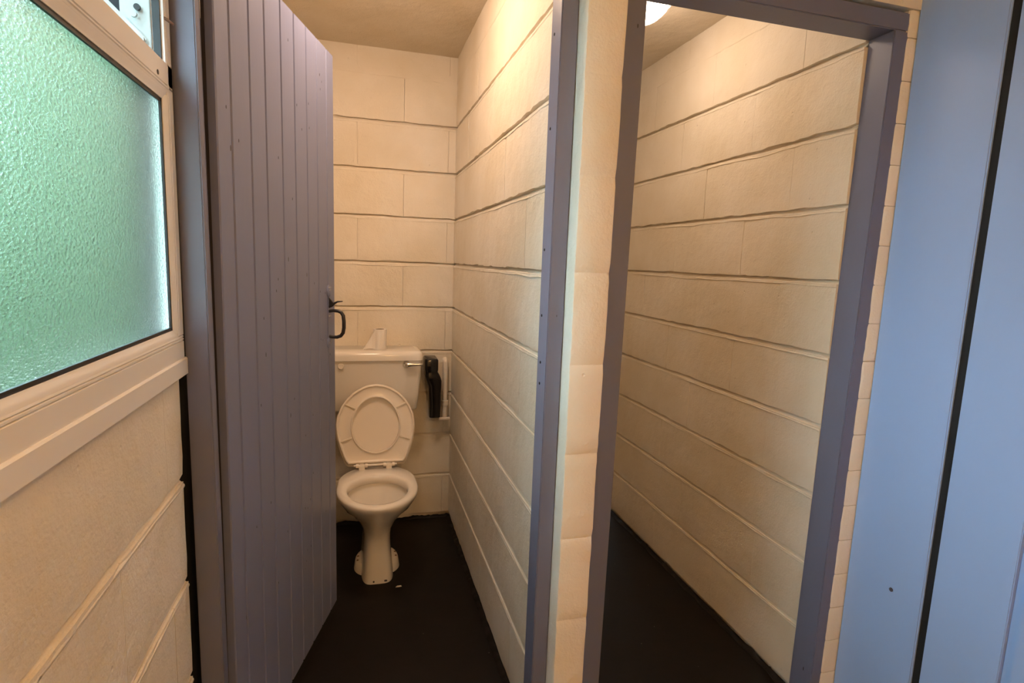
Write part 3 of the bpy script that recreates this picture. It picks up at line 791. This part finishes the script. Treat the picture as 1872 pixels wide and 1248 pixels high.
# ------------------------------------------------------------------ toilet roll on the cistern
RX, RY, RZ = -0.372, -0.105, 0.9212
tr = empty('toilet_roll', (RX, RY, RZ)); tag(tr, 'thin white toilet roll standing on the cistern lid', 'toilet roll')
vs, fs = lathe((RX, RY, RZ), [(0.0315, 0.0), (0.0325, .002), (0.0325, .096), (0.0315, .098), (.0215, .098), (.0215, .06), (.0215, .001)], 32); mk('paper', vs, fs, PAPER, tr, smooth=True, smooth_angle=.7)
vs, fs = lathe((RX, RY, RZ), [(0.0213, .001), (0.0213, .0975), (0.0195, .0975), (0.0195, .001)], 28); mk('cardboard_core', vs, fs, CARD, tr, smooth=True, smooth_angle=.7)
vs, fs = [], []
m = 8
for i in range(m + 1):
    f = i / m
    x = RX - .022 - f * .058; y = RY - .024 + .004 * math.sin(f * 5); top = RZ + .094 * (1 - f) + .002; 
    vs += [(x, y, RZ + .0015 + .012 * f * (1 - f)), (x, y, top), (x, y + .0012, top), (x, y + .0012, RZ + .0015 + .012 * f * (1 - f))]
for i in range(m):
    a = 4 * i
    for q in range(4): fs.append((a + q, a + 4 + q, a + 4 + (q + 1) % 4, a + (q + 1) % 4))
fs += [(0, 1, 2, 3), tuple(4 * m + q for q in (3, 2, 1, 0))]
mk('loose_sheet', vs, fs, PAPER, tr)

# ------------------------------------------------------------------ black holder and pipework beside the cistern
bh = empty('black_holder', (-0.10, -0.06, 0.555)); tag(bh, 'glossy black plastic holder hanging between cistern and partition', 'holder')
loops = [rrect(-0.148, -0.086, -0.125, -0.006, z, .012) for z in (0.800, 0.805)] + [rrect(-0.150, -0.084, -0.128, -0.006, z, .012) for z in (.812, .862)] + [rrect(-0.146, -0.088, -0.124, -0.006, .870, .014)]
vs, fs = loft(loops); mk('holder_cap', vs, fs, BLACKPL, bh, smooth=True, smooth_angle=.9)
loops = []
for z, xa, xb, ya in ((.553, -.118, -.066, -.085), (.557, -.121, -.063, -.092), (.62, -.123, -.063, -.100), (.68, -.126, -.064, -.106), (.725, -.130, -.063, -.116), (.755, -.140, -.064, -.122), (.780, -.147, -.072, -.122), (.800, -.146, -.084, -.118)):
    loops.append(rrect(xa, xb, ya, -0.012, z, .018))
vs, fs = loft(loops); mk('holder_body', vs, fs, BLACKPL, bh, smooth=True, smooth_angle=.9)
wp = empty('water_pipe', (-0.03, -0.03, 0.53)); tag(wp, 'cream painted water pipe in the corner beside the cistern', 'pipe')
vs, fs = tube([(-0.034, -0.030, 0.540), (-0.034, -.03, .66), (-0.034, -0.030, 0.80), (-0.034, -0.026, .835), (-.034, -.002, .850)], 0.0135, 14); mk('riser', vs, fs, PIPEW, wp, smooth=True, smooth_angle=.8)
vs, fs = tube([(-0.068, -0.055, 0.540), (-0.030, -0.050, 0.538), (-0.012, -0.046, 0.537)], 0.009, 12); mk('stub', vs, fs, PIPEW, wp, smooth=True, smooth_angle=.8)
vs, fs = lathe((-0.034, -0.03, 0.62), [(0.0135, -.014), (0.018, -.012), (0.018, .012), (0.0135, .014)], 16); mk('coupling', vs, fs, PIPEW, wp, smooth=True, smooth_angle=.8)

# ------------------------------------------------------------------ scrap on the floor
vs, fs = [], []
pts = [(-.012, -.004), (0, -.007), (.014, -.003), (.012, .004), (-.004, .006)]
for h in (0.0035, 0.0047):
    vs += [(-0.312 + x, -0.64 + y, ZF + h + .0012 * (i % 2)) for i, (x, y) in enumerate(pts)]
fs = [(4, 3, 2, 1, 0), (5, 6, 7, 8, 9)] + [(i, (i + 1) % 5, 5 + (i + 1) % 5, 5 + i) for i in range(5)]
sc = mk('paper_scrap', vs, fs, PAPER); tag(sc, 'tiny white paper scrap on black floor in front of the toilet', 'paper scrap')
